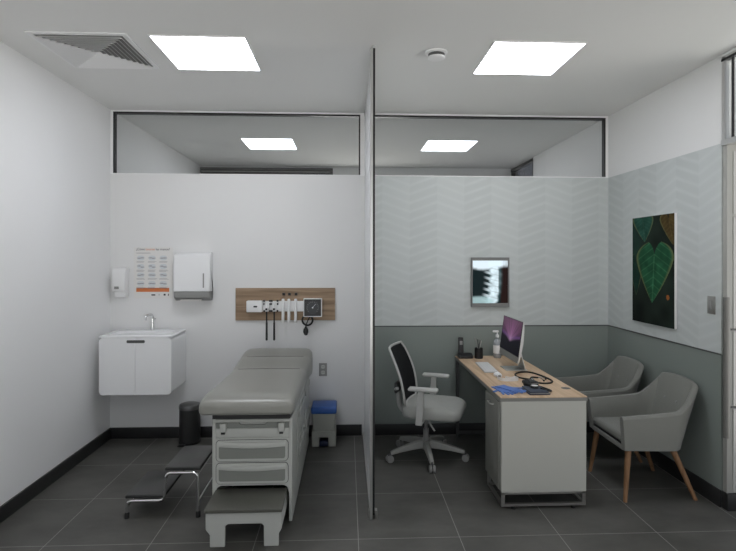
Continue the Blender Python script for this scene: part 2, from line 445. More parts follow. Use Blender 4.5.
# partition between the two bays
PX = 2.333
pt = sempty('wall_partition', (PX, 0, 0))
bobj('glass_panel', (-.006, .006, -1.60, -.002, .03, 2.98), 'part_glass', pt)
bobj('front_edge', (-.0065, .0065, -1.612, -1.600, .03, 2.98), 'black_frame', pt)
bobj('bottom_rail', (-.022, .012, -1.60, -.002, 0, .032), 'alu', pt)
bobj('top_rail', (-.010, .010, -1.60, -.002, 2.98, H), 'alu', pt)
bobj('front_post', (-.024, -.0066, -1.612, -1.59, 0, 2.98), 'alu', pt, bev=.002)
bobj('floor_bracket', (-.03, .024, -1.60, -1.56, 0, .05), 'steel', pt)

# baseboards
def bb(name, d): sbox(name, d, 'base', bev=.003)
bb('baseboard_left', (0, .014, YF, -.016, 0, .10))
bb('baseboard_back', (0, PX-.03, -.014, 0, 0, .10))
bb('baseboard_back', (PX+.03, W, -.014, 0, 0, .10))
bb('baseboard_right', (W-.014, W, YJ-.003, -.016, 0, .112))
bb('baseboard_right', (W-.014, W, YF, YD, 0, .112))
# thin shadow-gap strip between wallpaper and wainscot
sbox('trim_8', (PX+.01, W, -.004, 0, ZW-.006, ZW+.004), 'dark_grey')
sbox('trim_9', (W-.004, W, YJ, 0, ZW-.006, ZW+.004), 'dark_grey')

# ------------------------------------------------------------------ ceiling fixtures
def ceiling_light(x, y, label, m='light', group=None):
    t = thing('ceiling_light', label, 'light', (x, y, H), 0, group); s = .286
    bm = NB()
    for a in ((-s-.012, s+.012, -s-.012, -s), (-s-.012, s+.012, s, s+.012), (-s-.012, -s, -s, s), (s, s+.012, -s, s)): box(bm, *a, -.006, 0)
    obj('frame', bm, 'white', t)
    bobj('diffuser', (-s, s, -s, s, -.005, -.001), m, t)
ceiling_light(.964+.286, -1.396, 'square white panel light in the ceiling between the air vent and the glass partition')
ceiling_light(3.085+.286, -1.408, 'square white panel light in the ceiling above the desk side, beyond the smoke detector')
ceiling_light(1.25, 1.39, 'small-looking panel light seen through the clerestory glass over the exam table', 'light_back')
ceiling_light(3.38, 1.39, 'small-looking panel light seen through the clerestory glass over the wallpapered wall', 'light_back')
# extra pair of unseen panels added behind the camera as fill light
ceiling_light(1.25, -5.3, 'added square ceiling panel light, unseen behind the camera, sink side', 'light_back')
ceiling_light(3.38, -5.3, 'added square ceiling panel light, unseen behind the camera, desk side', 'light_back')

def air_vent():
    t = thing('air_vent', 'square white multi-slat air diffuser in the ceiling near the left wall', 'vent', (.534, -1.413, H)); s = .297
    bm = NB()
    for a in ((-s, s, -s, -s+.03), (-s, s, s-.03, s), (-s, -s+.03, -s+.03, s-.03), (s-.03, s, -s+.03, s-.03)): box(bm, *a, -.008, 0)
    obj('frame', bm, 'white', t)
    bobj('backing', (-s+.03, s-.03, -s+.03, s-.03, -.002, -.001), 'grey_plastic', t)
    # four-way blades: nested sloping louvres
    for k in range(9):
        r = s-.034-k*.0285
        if r < .02: break
        ri = r-.023
        bm = NB()
        zo, zi = -.022, -.004
        # blades lean the same way on each side: outer edge up, inner edge down
        o = [bm.verts.new((sx*r, sy*r, zo)) for sx, sy in ((-1, -1), (1, -1), (1, 1), (-1, 1))]
        i = [bm.verts.new((sx*ri, sy*ri, zi)) for sx, sy in ((-1, -1), (1, -1), (1, 1), (-1, 1))]
        o2 = [bm.verts.new(v.co+Vector((0, 0, .0015))) for v in o]; i2 = [bm.verts.new(v.co+Vector((0, 0, .0015))) for v in i]
        for a in range(4):
            b = (a+1) % 4
            bm.faces.new((o[a], o[b], i[b], i[a])); bm.faces.new((o2[a], i2[a], i2[b], o2[b]))
            bm.faces.new((i[a], i[b], i2[b], i2[a])); bm.faces.new((o[a], o2[a], o2[b], o[b]))
        obj('louvre', bm, 'white', t, smooth=False)
air_vent()

t = thing('smoke_detector', 'small round white smoke detector with a dark band on the ceiling', 'detector', (2.748, -1.50, H))
bm = NB(); lathe(bm, [(.072, 0), (.072, -.010), (.066, -.014)]); obj('base', bm, 'white', t)
bm = NB(); lathe(bm, [(.054, -.014), (.054, -.034)]); obj('sensor_band', bm, 'dark_grey', t)
bm = NB(); lathe(bm, [(.058, -.034), (.056, -.042), (.040, -.048), (.0, -.049)]); obj('cap', bm, 'white', t)

# ------------------------------------------------------------------ wall pieces, exam side
t = thing('soap_dispenser', 'small white soap dispenser on the wall in the corner above the sink', 'dispenser', (.112, 0, 1.295))
bm = NB(); prism(bm, [(0, .02), (-.085, .055), (-.10, .10), (-.088, .24), (-.07, .265), (0, .265)], 'x', -.062, .060)
obj('body', bm, 'white', t, bevel=.012)
bobj('window', (-.035, .005, -.0995, -.092, .075, .105), 'grey_plastic', t, bev=.002)
bm = NB(); prism(bm, [(0, 0), (-.06, .0), (-.075, .05), (0, .035)], 'x', -.045, .055); obj('push_plate', bm, 'white', t, bevel=.004)

po = thing('poster', 'handwashing poster with pictogram grid and an orange banner', 'poster', (.222, -.001, 1.287))
bobj('sheet', (-.010, .342, -.003, 0, -.008, .462), 'paper', po)
R90 = (PI/2, 0, 0)
text('title_lettering', '¿Cómo', .030, 'ink', po, (.012, -.0035, .442), R90, width=.078)
o = text('title_lettering', 'lavarse', .030, 'orange', po, (.098, -.0035, .442), R90, width=.080); o['label'] = 'orange word in the title'
text('title_lettering', 'las manos?', .030, 'ink', po, (.188, -.0035, .442), R90, width=.124)
bm = NB(); box(bm, .014, .310, -.0036, -.003, .052, .088); o = obj('banner', bm, 'orange', po); o['label'] = 'orange banner'
bobj('subtitle_line', (.014, .14, -.0036, -.003, .405, .410), 'ink_grey', po)
for r in range(4):
    for c in range(3):
        x0 = .016+c*.102; z0 = .335-r*.078
        for k in range(3 if r % 2 else 2):
            bobj('caption_line', (x0, x0+random.uniform(.06, .086), -.0036, -.003, z0-.006-k*.007, z0-.003-k*.007), 'ink_grey', po)
for r in range(4):
    for c in range(3):
        x0 = .022+c*.102; z0 = .34-r*.078
        bm = NB(); prism(bm, rrect(x0, x0+.062, z0, z0+.045, .018, 3), 'y', -.0034, -.003)
        pic = obj('pictogram', bm, 'ink_light', po)
        bm = NB(); a = random.uniform(-.5, .5)
        for s in (-1, 1):
            cx, cz = x0+.031+s*.011, z0+.022+s*a*.012
            prism(bm, rrect(cx-.012, cx+.012, cz-.005, cz+.005, .0045, 2), 'y', -.0038, -.0034)
            for k in range(3): box(bm, cx+s*.011, cx+s*.022, -.0038, -.0034, cz-.005+k*.004, cz-.003+k*.004)
        obj('hands', bm, 'ink_grey', pic)
for a in ((.150, .185, .018, .030), (.260, .278, .018, .034), (.218, .221, .018, .034), (.300, .308, .016, .034)):
    bobj('footer_mark', (a[0], a[1], -.0036, -.003, a[2], a[3]), 'ink', po)

t = thing('paper_towel_dispenser', 'large white paper towel dispenser on the wall beside the poster', 'dispenser', (.604, 0, 1.262))
bm = NB(); prism(bm, [(0, .0), (0, .44), (-.06, .44), (-.105, .415), (-.115, .36), (-.115, .085), (0, .085)], 'x', 0, .325)
obj('cover', bm, 'white_gloss', t, bevel=.010)
bm = NB(); prism(bm, [(0, .0), (-.05, .0), (-.105, .03), (-.112, .084), (0, .084)], 'x', .004, .321)
o = obj('outlet_lip', bm, 'grey_plastic', t, bevel=.004); o['label'] = 'grey lower lip with the towel slot'
bobj('level_window', (.262, .274, -.118, -.110, .12, .25), 'grey_plastic', t)
bobj('towel', (.06, .24, -.108, -.02, -.002, .012), 'paper', t)

# vanity
v = thing('sink_cabinet', 'white wall-hung sink cabinet with two doors and a dark grip slot', 'sink', (.09, 0, .5))
w_, d_, h_ = .598, .42, .50
bm = NB(); prism(bm, rrect(0, w_, 0, .478, .035, 5), 'y', -d_+.018, -.001); obj('body', bm, 'white_gloss', v, bevel=.004)
for a, b in ((.0, .296), (.299, w_)):
    bm = NB()
    pts = rrect(0, w_, 0, .478, .035, 5)
    cl = [(min(max(x, a), b), z) for x, z in pts]
    o_ = []
    for q in cl:
        if not o_ or (abs(q[0]-o_[-1][0])+abs(q[1]-o_[-1][1])) > 1e-5: o_.append(q)
    prism(bm, o_, 'y', -d_, -d_+.017); obj('door', bm, 'white_gloss', v, bevel=.002)
# ceramic basin
bm = NB()
outer = rrect(-.001, w_+.001, -d_-.001, -.001, .02, 4); inner = rrect(.05, w_-.05, -d_+.04, -.12, .05, 4); low = rrect(.12, w_-.12, -d_+.09, -.16, .04, 4)
def ring(pts, z): return [bm.verts.new((x, y, z)) for x, y in pts]
r0, r1, r2, r3, r4 = ring(outer, .4785), ring(outer, .494), ring(rrect(.008, w_-.008, -d_+.01, -.012, .025, 4), .50), ring(inner, .498), ring(low, .43)
n = len(r0)
for A, B in ((r0, r1), (r1, r2), (r2, r3), (r3, r4)):
    for k in range(n): bm.faces.new((A[k], A[(k+1) % n], B[(k+1) % n], B[k]))
bm.faces.new(r0[::-1]); bm.faces.new(r4)
obj('basin', bm, 'white_gloss', v, bevel=.004)
bm = NB(); prism(bm, rrect(.228, .378, .436, .460, .008, 4), 'y', -d_-.0012, -d_+.001); o = obj('grip_slot', bm, 'dark_grey', v); o['label'] = 'dark recessed grip slot'
bm = NB(); cyl(bm, (.315, -.065, .49), (.315, -.065, .50+.055), .015, .013)
tube(bm, fillet([(.315, -.065, .54), (.315, -.065, .645), (.285, -.15, .635), (.285, -.155, .595)], .05, 7), .012, 12)
cyl(bm, (.315, -.065, .585), (.345, -.065, .60), .006, .006); cyl(bm, (.315, -.065, .57), (.315, -.065, .60), .012)
o = obj('faucet', bm, 'chrome', v); o['label'] = 'chrome swan-neck faucet'

# diagnostic board
t = tag(bobj('wall_board', (1.138, 2.052, -.02, 0, 1.075, 1.373), 'board_wood', bev=.002), 'long horizontal brown wooden board on the wall above the exam table', 'board')
def DX(x): return x
tr = thing('diagnostic_transformer', 'white wall transformer mounted across the wooden board', 'medical device', (1.247, -.02, 1.155))
bobj('housing', (0, .143, -.06, 0, 0, .105), 'white', tr, bev=.008)
bobj('rail', (.143, .516, -.04, 0, .005, .10), 'white', tr, bev=.006)
bm = NB(); prism(bm, rrect(.065, .10, .045, .060, .006, 4), 'y', -.0615, -.059); obj('power_switch', bm, 'black', tr)
bm = NB()
for x in (.187, .255):
    box(bm, x-.022, x+.022, -.062, -.04, .03, .085, bev=.004)
obj('cradle', bm, 'white', tr)
for x in (.187, .255):
    for dx in (-.026, .026):
        for z in (.012, .075, .104):
            bm = NB(); box(bm, x+dx-.007, x+dx+.007, -.058, -.038, z-.008, z+.008, bev=.002); obj('cradle_clip', bm, 'black', tr)
for x in (1.580, 1.633, 1.694):
    bobj('specula_release', (x-1.247-.012, x-1.247+.012, -.02, 0, .151, .175), 'black', tr, bev=.002)
for x, lab, nm in ((1.434, 'black diagnostic handle hanging next to the transformer housing', 'otoscope'), (1.502, 'black diagnostic handle hanging next to the three white tubes', 'ophthalmoscope')):
    o = thing(nm, lab, 'medical device', (x, -.0942, 1.165), 0, 'handles hanging on the diagnostic board')
    bm = NB(); cyl(bm, (0, 0, 0), (0, 0, -.10), .0065, .007, 12); cyl(bm, (0, 0, -.10), (0, 0, -.255), .009, .010, 12); sph(bm, (0, 0, -.255), .010); obj('handle', bm, 'black', o)
    bm = NB(); box(bm, -.012, .012, -.012, .012, 0, .035, bev=.004); cyl(bm, (0, 0, .035), (0, .0, .085), .011, .007, 14); obj('head', bm, 'white', o)
    bm = NB(); box(bm, -.009, .009, -.016, -.012, .012, .03); obj('dial', bm, 'black', o)
for x, w in ((1.580, 'nearest the hanging handles'), (1.633, 'in the middle of the three'), (1.694, 'nearest the round gauge')):
    o = thing('specula_tube', 'white vertical specula tube on the board, '+w, 'dispenser', (x, -.0785, 1.063), 0, 'specula tubes on the diagnostic board')
    bm = NB(); lathe(bm, [(.008, 0), (.013, .01), (.014, .2), (.011, .215)], n=16); obj('tube', bm, 'white', o)
    bobj('bracket', (-.012, .012, .0, .017, .10, .15), 'white', o, bev=.002)
sg = thing('blood_pressure_gauge', 'square black-faced blood pressure dial with a white rim on the wooden board', 'medical device', (1.849, -.02, 1.196))
bm = NB()
for a in ((-.084, .084, .077, .084), (-.084, .084, -.084, -.077), (-.084, -.077, -.077, .077), (.077, .084, -.077, .077)): box(bm, a[0], a[1], -.062, 0, a[2], a[3])
obj('rim', bm, 'white', sg, bevel=.003)
bobj('face', (-.077, .077, -.05, 0, -.077, .077), 'black', sg)
bm = NB(); bmesh.ops.create_cone(bm, cap_ends=True, segments=36, radius1=.060, radius2=.060, depth=.004)
obj('dial', bm, 'dial_face', sg, xf=Matrix.Translation((0, -.052, 0)) @ Matrix.Rotation(PI/2, 4, 'X'))
bm = NB()
for k in range(15):
    a = math.radians(-130+k*260/14)
    q = Matrix.Translation((0, -.0545, 0)) @ Matrix.Rotation(a, 4, 'Y') @ Matrix.Translation((0, 0, .051))
    g = bmesh.ops.create_cube(bm, size=1); bmesh.ops.scale(bm, vec=(.0025, .001, .010), verts=g['verts']); bmesh.ops.transform(bm, matrix=q, verts=g['verts'])
obj('scale_marks', bm, 'grey_plastic', sg)
bm = NB(); cyl(bm, (0, -.056, 0), (.028, -.056, .034), .002, .001, 8); cyl(bm, (0, -.053, 0), (0, -.058, 0), .007, n=16); obj('needle', bm, 'white', sg)
bm = NB(); tube(bm, [(-.048+.047*math.cos(a), -.045+.006*math.sin(a*.5), -.115+.047*math.sin(a)) for a in [2*PI*k/28 for k in range(28)]], .0085, 10, True)
tube(bm, smooth_path([(-.02, -.03, -.075), (-.045, -.04, -.12), (-.062, -.045, -.17), (-.062, -.045, -.19)], 6), .005, 8); obj('coiled_hose', bm, 'rubber', sg)
bm = NB(); lathe(bm, [(.004, -.255), (.014, -.25), (.024, -.225), (.022, -.20), (.010, -.18), (.008, -.172)], (-.062, -.045, 0), 20); obj('inflation_bulb', bm, 'rubber', sg)

def wall_plate(name, label, cat, loc, rz, kind):
    t = thing(name, label, cat, loc, rz)
    bobj('plate', (-.037, .037, -.007, 0, -.06, .06), 'steel' if kind else 'grey_plastic', t, bev=.002)
    if kind: bobj('rocker', (-.016, .016, -.012, -.007, -.032, .032), 'grey_plastic', t, bev=.002)
    else:
        for z in (-.026, .026):
            bm = NB(); prism(bm, rrect(-.017, .017, z-.016, z+.016, .010, 4), 'y', -.010, -.007); f = obj('socket', bm, 'offwhite', t)
            bm = NB(); box(bm, -.009, -.006, -.0106, -.0099, z-.004, z+.008); box(bm, .006, .009, -.0106, -.0099, z-.004, z+.008); obj('slots', bm, 'black', f)
wall_plate('power_outlet', 'grey power outlet on the white wall above the blue-lidded bin', 'outlet', (1.941, 0, .614), 0, 0)
wall_plate('light_switch', 'steel light switch plate on the wallpapered wall near the door handle', 'switch', (W, -1.447, 1.335), -PI/2, 1)

# ------------------------------------------------------------------ bins
t = thing('pedal_bin', 'dark round pedal bin standing against the wall under the sink side', 'bin', (.757, -.128, 0))
bm = NB(); lathe(bm, [(.088, 0.008), (.091, .015), (.091, .30), (.088, .303)]); obj('body', bm, 'bin_dark', t)
bm = NB(); lathe(bm, [(.094, .303), (.095, .325), (.088, .342), (.06, .352), (0, .355)]); obj('lid', bm, 'dark_steel', t)
bm = NB(); lathe(bm, [(.094, 0), (.095, .014), (.090, .016)]); obj('base_ring', bm, 'black', t)
bobj('pedal', (-.07, -.01, -.135, -.085, .004, .014), 'black', t, bev=.003)

t = thing('waste_bin', 'beige square pedal bin with a blue lid beside the exam table', 'bin', (1.962, -.18, 0))
bm = NB(); lo = rrect(-.095, .095, -.105, .1, .015, 3); hi = rrect(-.105, .105, -.115, .115, .018, 3)
A = [bm.verts.new((x, y, .13)) for x, y in lo]; B = [bm.verts.new((x, y, .285)) for x, y in hi]; n = len(A)
for k in range(n): bm.faces.new((A[k], A[(k+1) % n], B[(k+1) % n], B[k]))
bm.faces.new(A[::-1]); bm.faces.new(B); obj('body', bm, 'bin_body', t)
bm = NB(); prism(bm, [(-.105, 0), (-.105, .132), (.105, .132), (.105, 0), (.04, 0), (.04, .08), (-.04, .08), (-.04, 0)], 'y', -.118, .10); obj('base', bm, 'bin_body', t, bevel=.005)
o = bobj('pedal', (-.036, .036, -.135, -.05, .01, .05), 'dark_blue', t, bev=.004); o['label'] = 'dark blue pedal'
bm = NB(); box(bm, -.112, .112, -.125, .125, .285, .345, bev=.014, seg=3); obj('lid', bm, 'blue', t)['label'] = 'blue lid'

# ------------------------------------------------------------------ exam table
TX = 1.58
et = thing('exam_table', 'grey medical exam table with two front drawers and a pull-out step', 'exam table', (TX, -1.65, 0))
hx = .245; L = 1.47
bm = NB()
# body: tall box with an opening for the step in the front
box(bm, -hx, -hx+.02, 0, L, .02, .662); box(bm, hx-.02, hx, 0, L, .02, .662); box(bm, -hx+.02, hx-.02, .03, L, .245, .655); box(bm, -hx+.02, hx-.02, L-.02, L, .02, .245)
prism(bm, [(-hx+.012, .245), (-hx+.012, .20), (-.222, .20), (-.215, .232), (-.195, .245), (.195, .245), (.215, .232), (.222, .20), (hx-.012, .20), (hx-.012, .540), (-hx+.012, .540)], 'y', .0, .03)
box(bm, -hx+.012, hx-.012, 0, .03, .636, .656)
obj('body', bm, 'table_body', et, bevel=.004)
bobj('top_gap', (-hx+.002, hx-.012, -.006, L-.02, .660, .716), 'black', et)
bm = NB(); prism(bm, [(-.226, .545), (.226, .545), (.226, .636), (.09, .636), (.075, .618), (-.075, .618), (-.09, .636), (-.226, .636)], 'y', .014, .03)
st = obj('stirrup_panel', bm, 'table_panel', et, bevel=.003)
bobj('panel_front', (-.226, .226, .002, .014, .541, .598), 'table_body', et, bev=.004)
for sx in (-1, 1):
    bm = NB(); box(bm, sx*.178-.019, sx*.178+.019, -.018, .012, .580, .634, bev=.005); c_ = obj('stirrup_cap', bm, 'table_body', et)
    bobj('cap_slot', (sx*.178-.012, sx*.178+.012, -.012, .006, .566, .580), 'black', c_)
def drawer(z0, z1, i0, i1):
    bm = NB(); prism(bm, rrect(-.223, .223, z0-.003, z1+.003, .026, 5), 'y', -.002, .0); g0 = obj('drawer_gap', bm, 'dark_grey', et)
    bm = NB(); prism(bm, rrect(-.219, .219, z0, z1, .023, 5), 'y', -.008, -.001); d = obj('drawer', bm, 'table_body', et, bevel=.003)
    bm = NB(); lo = [(x, z) for x, z in rrect(-.203, .203, i0, i1+.03, .014, 4) if z < i1-.001]
    lo = sorted([q for q in lo if q[0] < 0], key=lambda q: -q[1])+sorted([q for q in lo if q[0] >= 0], key=lambda q: q[1])
    top = [(.203-.406*k/12, i1-.008*math.sin(PI*k/12)) for k in range(13)]
    prism(bm, lo+top, 'y', -.010, -.007); i = obj('inset', bm, 'table_panel', d); i['label'] = 'darker inset panel'
    bm = NB(); n_ = 14
    rows = []
    for k in range(n_+1):
        t = k/n_; x = -.200+.40*t; dpt = .018*math.sin(PI*t)**.5
        zt, zb = z1-.008, i1-.008*math.sin(PI*t)
        rows.append([bm.verts.new(q) for q in ((x, -.008, zt), (x, -.009-dpt*.8, zt-.006), (x, -.009-dpt, (zt+zb)/2), (x, -.009-dpt*.7, zb+.002), (x, -.008, zb))])
    for A, B in zip(rows, rows[1:]):
        for k in range(4): bm.faces.new((A[k], A[k+1], B[k+1], B[k]))
        bm.faces.new((A[4], A[0], B[0], B[4]))
    bm.faces.new(rows[0]); bm.faces.new(rows[-1][::-1])
    obj('grip', bm, 'table_body', d)
drawer(.398, .528, .415, .488); drawer(.260, .386, .276, .348)
# side drawers on the aisle side
for y0, y1 in ((.34, .86), (.90, 1.42)):
    for z0, z1 in ((.40, .62), (.14, .36)):
        bm = NB(); prism(bm, rrect(y0, y1, z0, z1, .03, 5), 'x', hx-.002, hx+.006); d = obj('side_drawer', bm, 'table_body', et, bevel=.003)
        bm = NB(); prism(bm, rrect(y0+.05, y1-.05, z1-.075, z1-.03, .015, 4), 'x', hx+.006, hx+.015); obj('grip', bm, 'table_body', d, bevel=.005)
# pull-out step
def step_mesh():
    bm = NB()
    prism(bm, [(-.222, .20), (.210, .20), (.210, .10), (.194, .07), (.194, 0), (.108, 0), (.108, .118), (.095, .13), (-.095, .13), (-.112, .118), (-.112, 0), (-.198, 0), (-.198, .07), (-.222, .10)], 'y', -.245, -.225)
    for sx in (-1, 1): box(bm, (-.214 if sx < 0 else .192), (-.196 if sx < 0 else .208), -.225, .08, .09, .20)
    box(bm, -.17, .17, .05, .07, 0, .20)
    return bm
stp = obj('step', step_mesh(), 'table_body', et, bevel=.004)
bobj('step_tread', (-.226, .214, -.262, .02, .200, .222), 'tread', stp, bev=.004)['label'] = 'dark ribbed tread'
# cushion: lofted slab with rolled nose, waist and raised head end
bm = NB()
prof = [  # y, half width, bottom z, top z
    (-.150, .255, .738, .772), (-.145, .272, .726, .790), (-.120, .282, .714, .810), (-.06, .285, .712, .824), (.05, .285, .710, .822), (.25, .285, .706, .812), (.5, .284, .700, .806),
    (.72, .288, .700, .803), (.80, .286, .695, .797), (.86, .290, .690, .800), (.98, .296, .675, .812), (1.12, .300, .660, .826), (1.16, .299, .655, .824), (1.22, .301, .645, .834), (1.34, .300, .630, .850), (1.42, .290, .625, .852), (1.455, .272, .640, .842), (1.465, .25, .66, .826)]
rings = []
for y, hw, zb, zt in prof:
    th = zt-zb; r = min(.045, th*.48); pts = []
    for cx, cz, a0 in ((hw-r, zt-r, 0), (-hw+r, zt-r, 90), (-hw+r*.7, zb+r*.7, 180), (hw-r*.7, zb+r*.7, 270)):
        rr = r if a0 < 180 else r*.7
        for k in range(5):
            a = math.radians(a0+90*k/4); pts.append((cx+rr*math.cos(a), cz+rr*math.sin(a)))
    rings.append([bm.verts.new((x, y, z+(.006+.012*max(0, (y-1.1)/.36))*(1-(x/hw)**2)*(z > zb+th*.6))) for x, z in pts])
n = len(rings[0])
for A, B in zip(rings, rings[1:]):
    for k in range(n): bm.faces.new((A[k], A[(k+1) % n], B[(k+1) % n], B[k]))
bm.faces.new(rings[0][::-1]); bm.faces.new(rings[-1])
cu = obj('cushion', bm, 'vinyl', et, subd=1, ang=80, xf=Matrix.Translation((-.014, 0, 0))); cu['label'] = 'grey vinyl upholstered top'
for y, z in ((.80, .8035), (1.16, .8315)):
    bm = NB(); tube(bm, [(x-.014, y, z-.0045*(x/.27)**2-.001) for x in [-.235+.47*k/10 for k in range(11)]], .0022, 6)
    obj('seam', bm, 'table_panel', cu)

# ------------------------------------------------------------------ footstool
fs = thing('footstool', 'low two-step chrome footstool with dark treads beside the exam table', 'step stool', (.77, -1.515, 0))
zl, zh = .128, .302
def frame_path(y): return fillet([(0, y, .02), (0, y, zl-.020), (.232, y, zl-.020), (.245, y, zh-.020), (.442, y, zh-.020), (.445, y, .02)], .035, 6)
for y in (-.010, .400):
    bm = NB(); tube(bm, frame_path(y), .0095, 10); obj('frame_tube', bm, 'chrome', fs)
    for x in (0, .445):
        bm = NB(); lathe(bm, [(.015, 0), (.015, .03), (.011, .036)], (x, y, 0), 14); obj('rubber_foot', bm, 'rubber', fs)
for x, z in ((.445, .10), (0, .07)):
    bm = NB(); tube(bm, [(x, -.01, z), (x, .40, z)], .006); obj('stretcher', bm, 'chrome', fs)
for x0, x1, z in ((-.014, .228, zl), (.236, .456, zh)):
    bm = NB(); box(bm, x0, x1, .0, .392, z-.004, z+.014, bev=.006); obj('tread', bm, 'stool_tread', fs)
    bm = NB(); box(bm, x0-.002, x1+.002, -.002, .394, z-.008, z+.008, bev=.004); obj('tread_edge', bm, 'rubber', fs)

# ------------------------------------------------------------------ desk
DZ = .738
dk = thing('desk', 'white pedestal desk with an oak top and a grey edge', 'desk', (3.173, -1.515, 0))
dw, dl = .580, 1.48
bobj('desktop', (0, dw, 0, dl, DZ-.006, DZ), 'desk_wood', dk)['label'] = 'oak veneer top'
bobj('desktop_edge', (-.002, dw+.002, -.002, dl+.002, DZ-.028, DZ-.0055), 'desk_grey', dk)['label'] = 'grey edge under the top'
bobj('end_panel', (.006, dw-.006, .002, .020, .110, DZ-.028), 'desk_white', dk)['label'] = 'white end panel facing the room'
bobj('pedestal', (.004, dw-.02, .020, .36, .112, DZ-.028), 'desk_grey', dk)
pd = bobj('pedestal_door', (-.008, .004, .022, .358, .125, DZ-.04), 'desk_door_shaded', dk, bev=.001)
bm = NB(); tube(bm, fillet([(-.008, .14, .655), (-.03, .14, .655), (-.03, .23, .655), (-.008, .23, .655)], .01, 3), .005, 8); obj('handle', bm, 'steel', pd)
bm = NB()
for (a, b) in ((0.004, .022), (.34, .358)):
    box(bm, .006, dw-.008, a, b, .018, .036); box(bm, .006, .030, a, b, .036, .11); box(bm, dw-.032, dw-.008, a, b, .036, .11)
    box(bm, .006, dw-.008, a, b, .096, .11)
box(bm, .006, .026, 0.022, .34, .018, .036); box(bm, dw-.03, dw-.01, 0.022, .34, .018, .036)
fr = obj('pedestal_frame', bm, 'steel', dk)
for x in (.09, .49):
    for y in (.013, .349):
        bm = NB(); lathe(bm, [(.014, 0), (.014, .018)], (x, y, 0), 12); obj('foot', bm, 'rubber', dk)
bm = NB(); box(bm, .004, .03, dl-.04, dl-.015, 0, DZ-.028); box(bm, dw-.03, dw-.004, dl-.04, dl-.015, 0, DZ-.028); box(bm, .03, dw-.03, dl-.035, dl-.02, .02, .045)
obj('rear_frame', bm, 'dark_grey', dk)
bobj('modesty_panel', (dw-.045, dw-.028, .40, dl-.04, .20, DZ-.028), 'dark_grey', dk)
bm = NB(); lathe(bm, [(.036, 0), (.036, .004), (.028, .005)], (dw-.050, .228, DZ-.0044), 24); obj('cable_grommet', bm, 'dark_grey', dk)

# things on the desk
c = thing('desktop_computer', 'silver all-in-one computer with a glowing purple screen on the desk', 'computer', (3.515, -.62, DZ))
# local frame: screen faces -x, tilted back
T = Matrix.Translation((0, 0, .084)) @ Matrix.Rotation(math.radians(8), 4, 'Y')
bm = NB(); 
pts = [(0, 0), (0, .332), (.007, .332), (.018, .26), (.024, .16), (.018, .07), (.007, 0)]
prism(bm, pts, 'y', -.256, .256); obj('case', bm, 'alu', c, xf=T @ Matrix.Translation((-.022, 0, 0)), bevel=.003)
bobj('bezel', (-.0245, -.022, -.252, .252, .052, .330), 'black', c, xf=T)
def aurora(u, v):
    # u across (0 = far side), v up
    cx, cy = .50, .36
    dx, dy = (u-cx), (v-cy)
    ang = math.atan2(dx, dy); r = math.hypot(dx*1.3, dy)
    fan = max(0, math.cos(ang))**1.2
    ray = .55+.45*math.sin(ang*17+3*vnoise(ang*3, 1.2)*3)
    g = math.exp(-r*2.6)
    base = lerp((.012, .006, .03), (.24, .10, .19), sm(.25, 1.0, v)*.75)
    col = lerp(base, (.62, .22, .55), fan*ray*sm(.9, .1, r)*.8)
    col = lerp(col, (1.0, .62, .95), math.exp(-r*9)*.95)
    arc = math.exp(-((v-(.40-.5*abs(dx)**1.4+.62*abs(dx)))/.05)**2)*(.25+.5*abs(dx))
    col = lerp(col, (.35, .16, .60), min(1, arc))
    lower = sm(.42, .26, v-.35*abs(dx))
    return lerp(col, (.006, .005, .014), lower)
mt = T @ Matrix.Translation((-.0250, 0, .191)) @ Matrix.Rotation(-PI/2, 4, 'Z')
picture_grid('screen', .494, .268, 100, 60, aurora, M['screen'], c, mt)['label'] = 'glowing purple wallpaper'
bm = NB(); prism(bm, [(.092, .004), (.100, .004), (.052, .19), (.022, .21), (.018, .20), (.044, .18)], 'y', -.09, .09); obj('stand_neck', bm, 'alu', c, bevel=.001)
bm = NB(); box(bm, -.06, .115, -.09, .09, 0, .006, bev=.002); obj('stand_foot', bm, 'alu', c)

k = thing('keyboard', 'slim white keyboard lying on the desk in front of the computer', 'keyboard', (3.327, -.575, DZ), math.radians(-3))
bobj('base', (-.058, .058, -.20, .20, 0, .007), 'alu', k, bev=.002)
bm = NB()
for i in range(5):
    for j in range(18): box(bm, -.052+i*.021, -.052+i*.021+.018, -.195+j*.0217, -.195+j*.0217+.019, .007, .010)
obj('keys', bm, 'white', k)
ms = thing('computer_mouse', 'small white mouse next to the keyboard', 'mouse', (3.336, -.875, DZ))
bm = NB(); sph(bm, (0, 0, 0.004), .055, (.55, 1.0, .42)); bmesh.ops.bisect_plane(bm, geom=bm.verts[:]+bm.edges[:]+bm.faces[:], plane_co=(0, 0, 0), plane_no=(0, 0, -1), clear_outer=True)
bmesh.ops.holes_fill(bm, edges=[e for e in bm.edges if e.is_boundary])
obj('shell', bm, 'white', ms); bm = NB(); sph(bm, (0, .028, .024), .005, (.6, 1, .8)); obj('scroll_ball', bm, 'grey_plastic', ms)

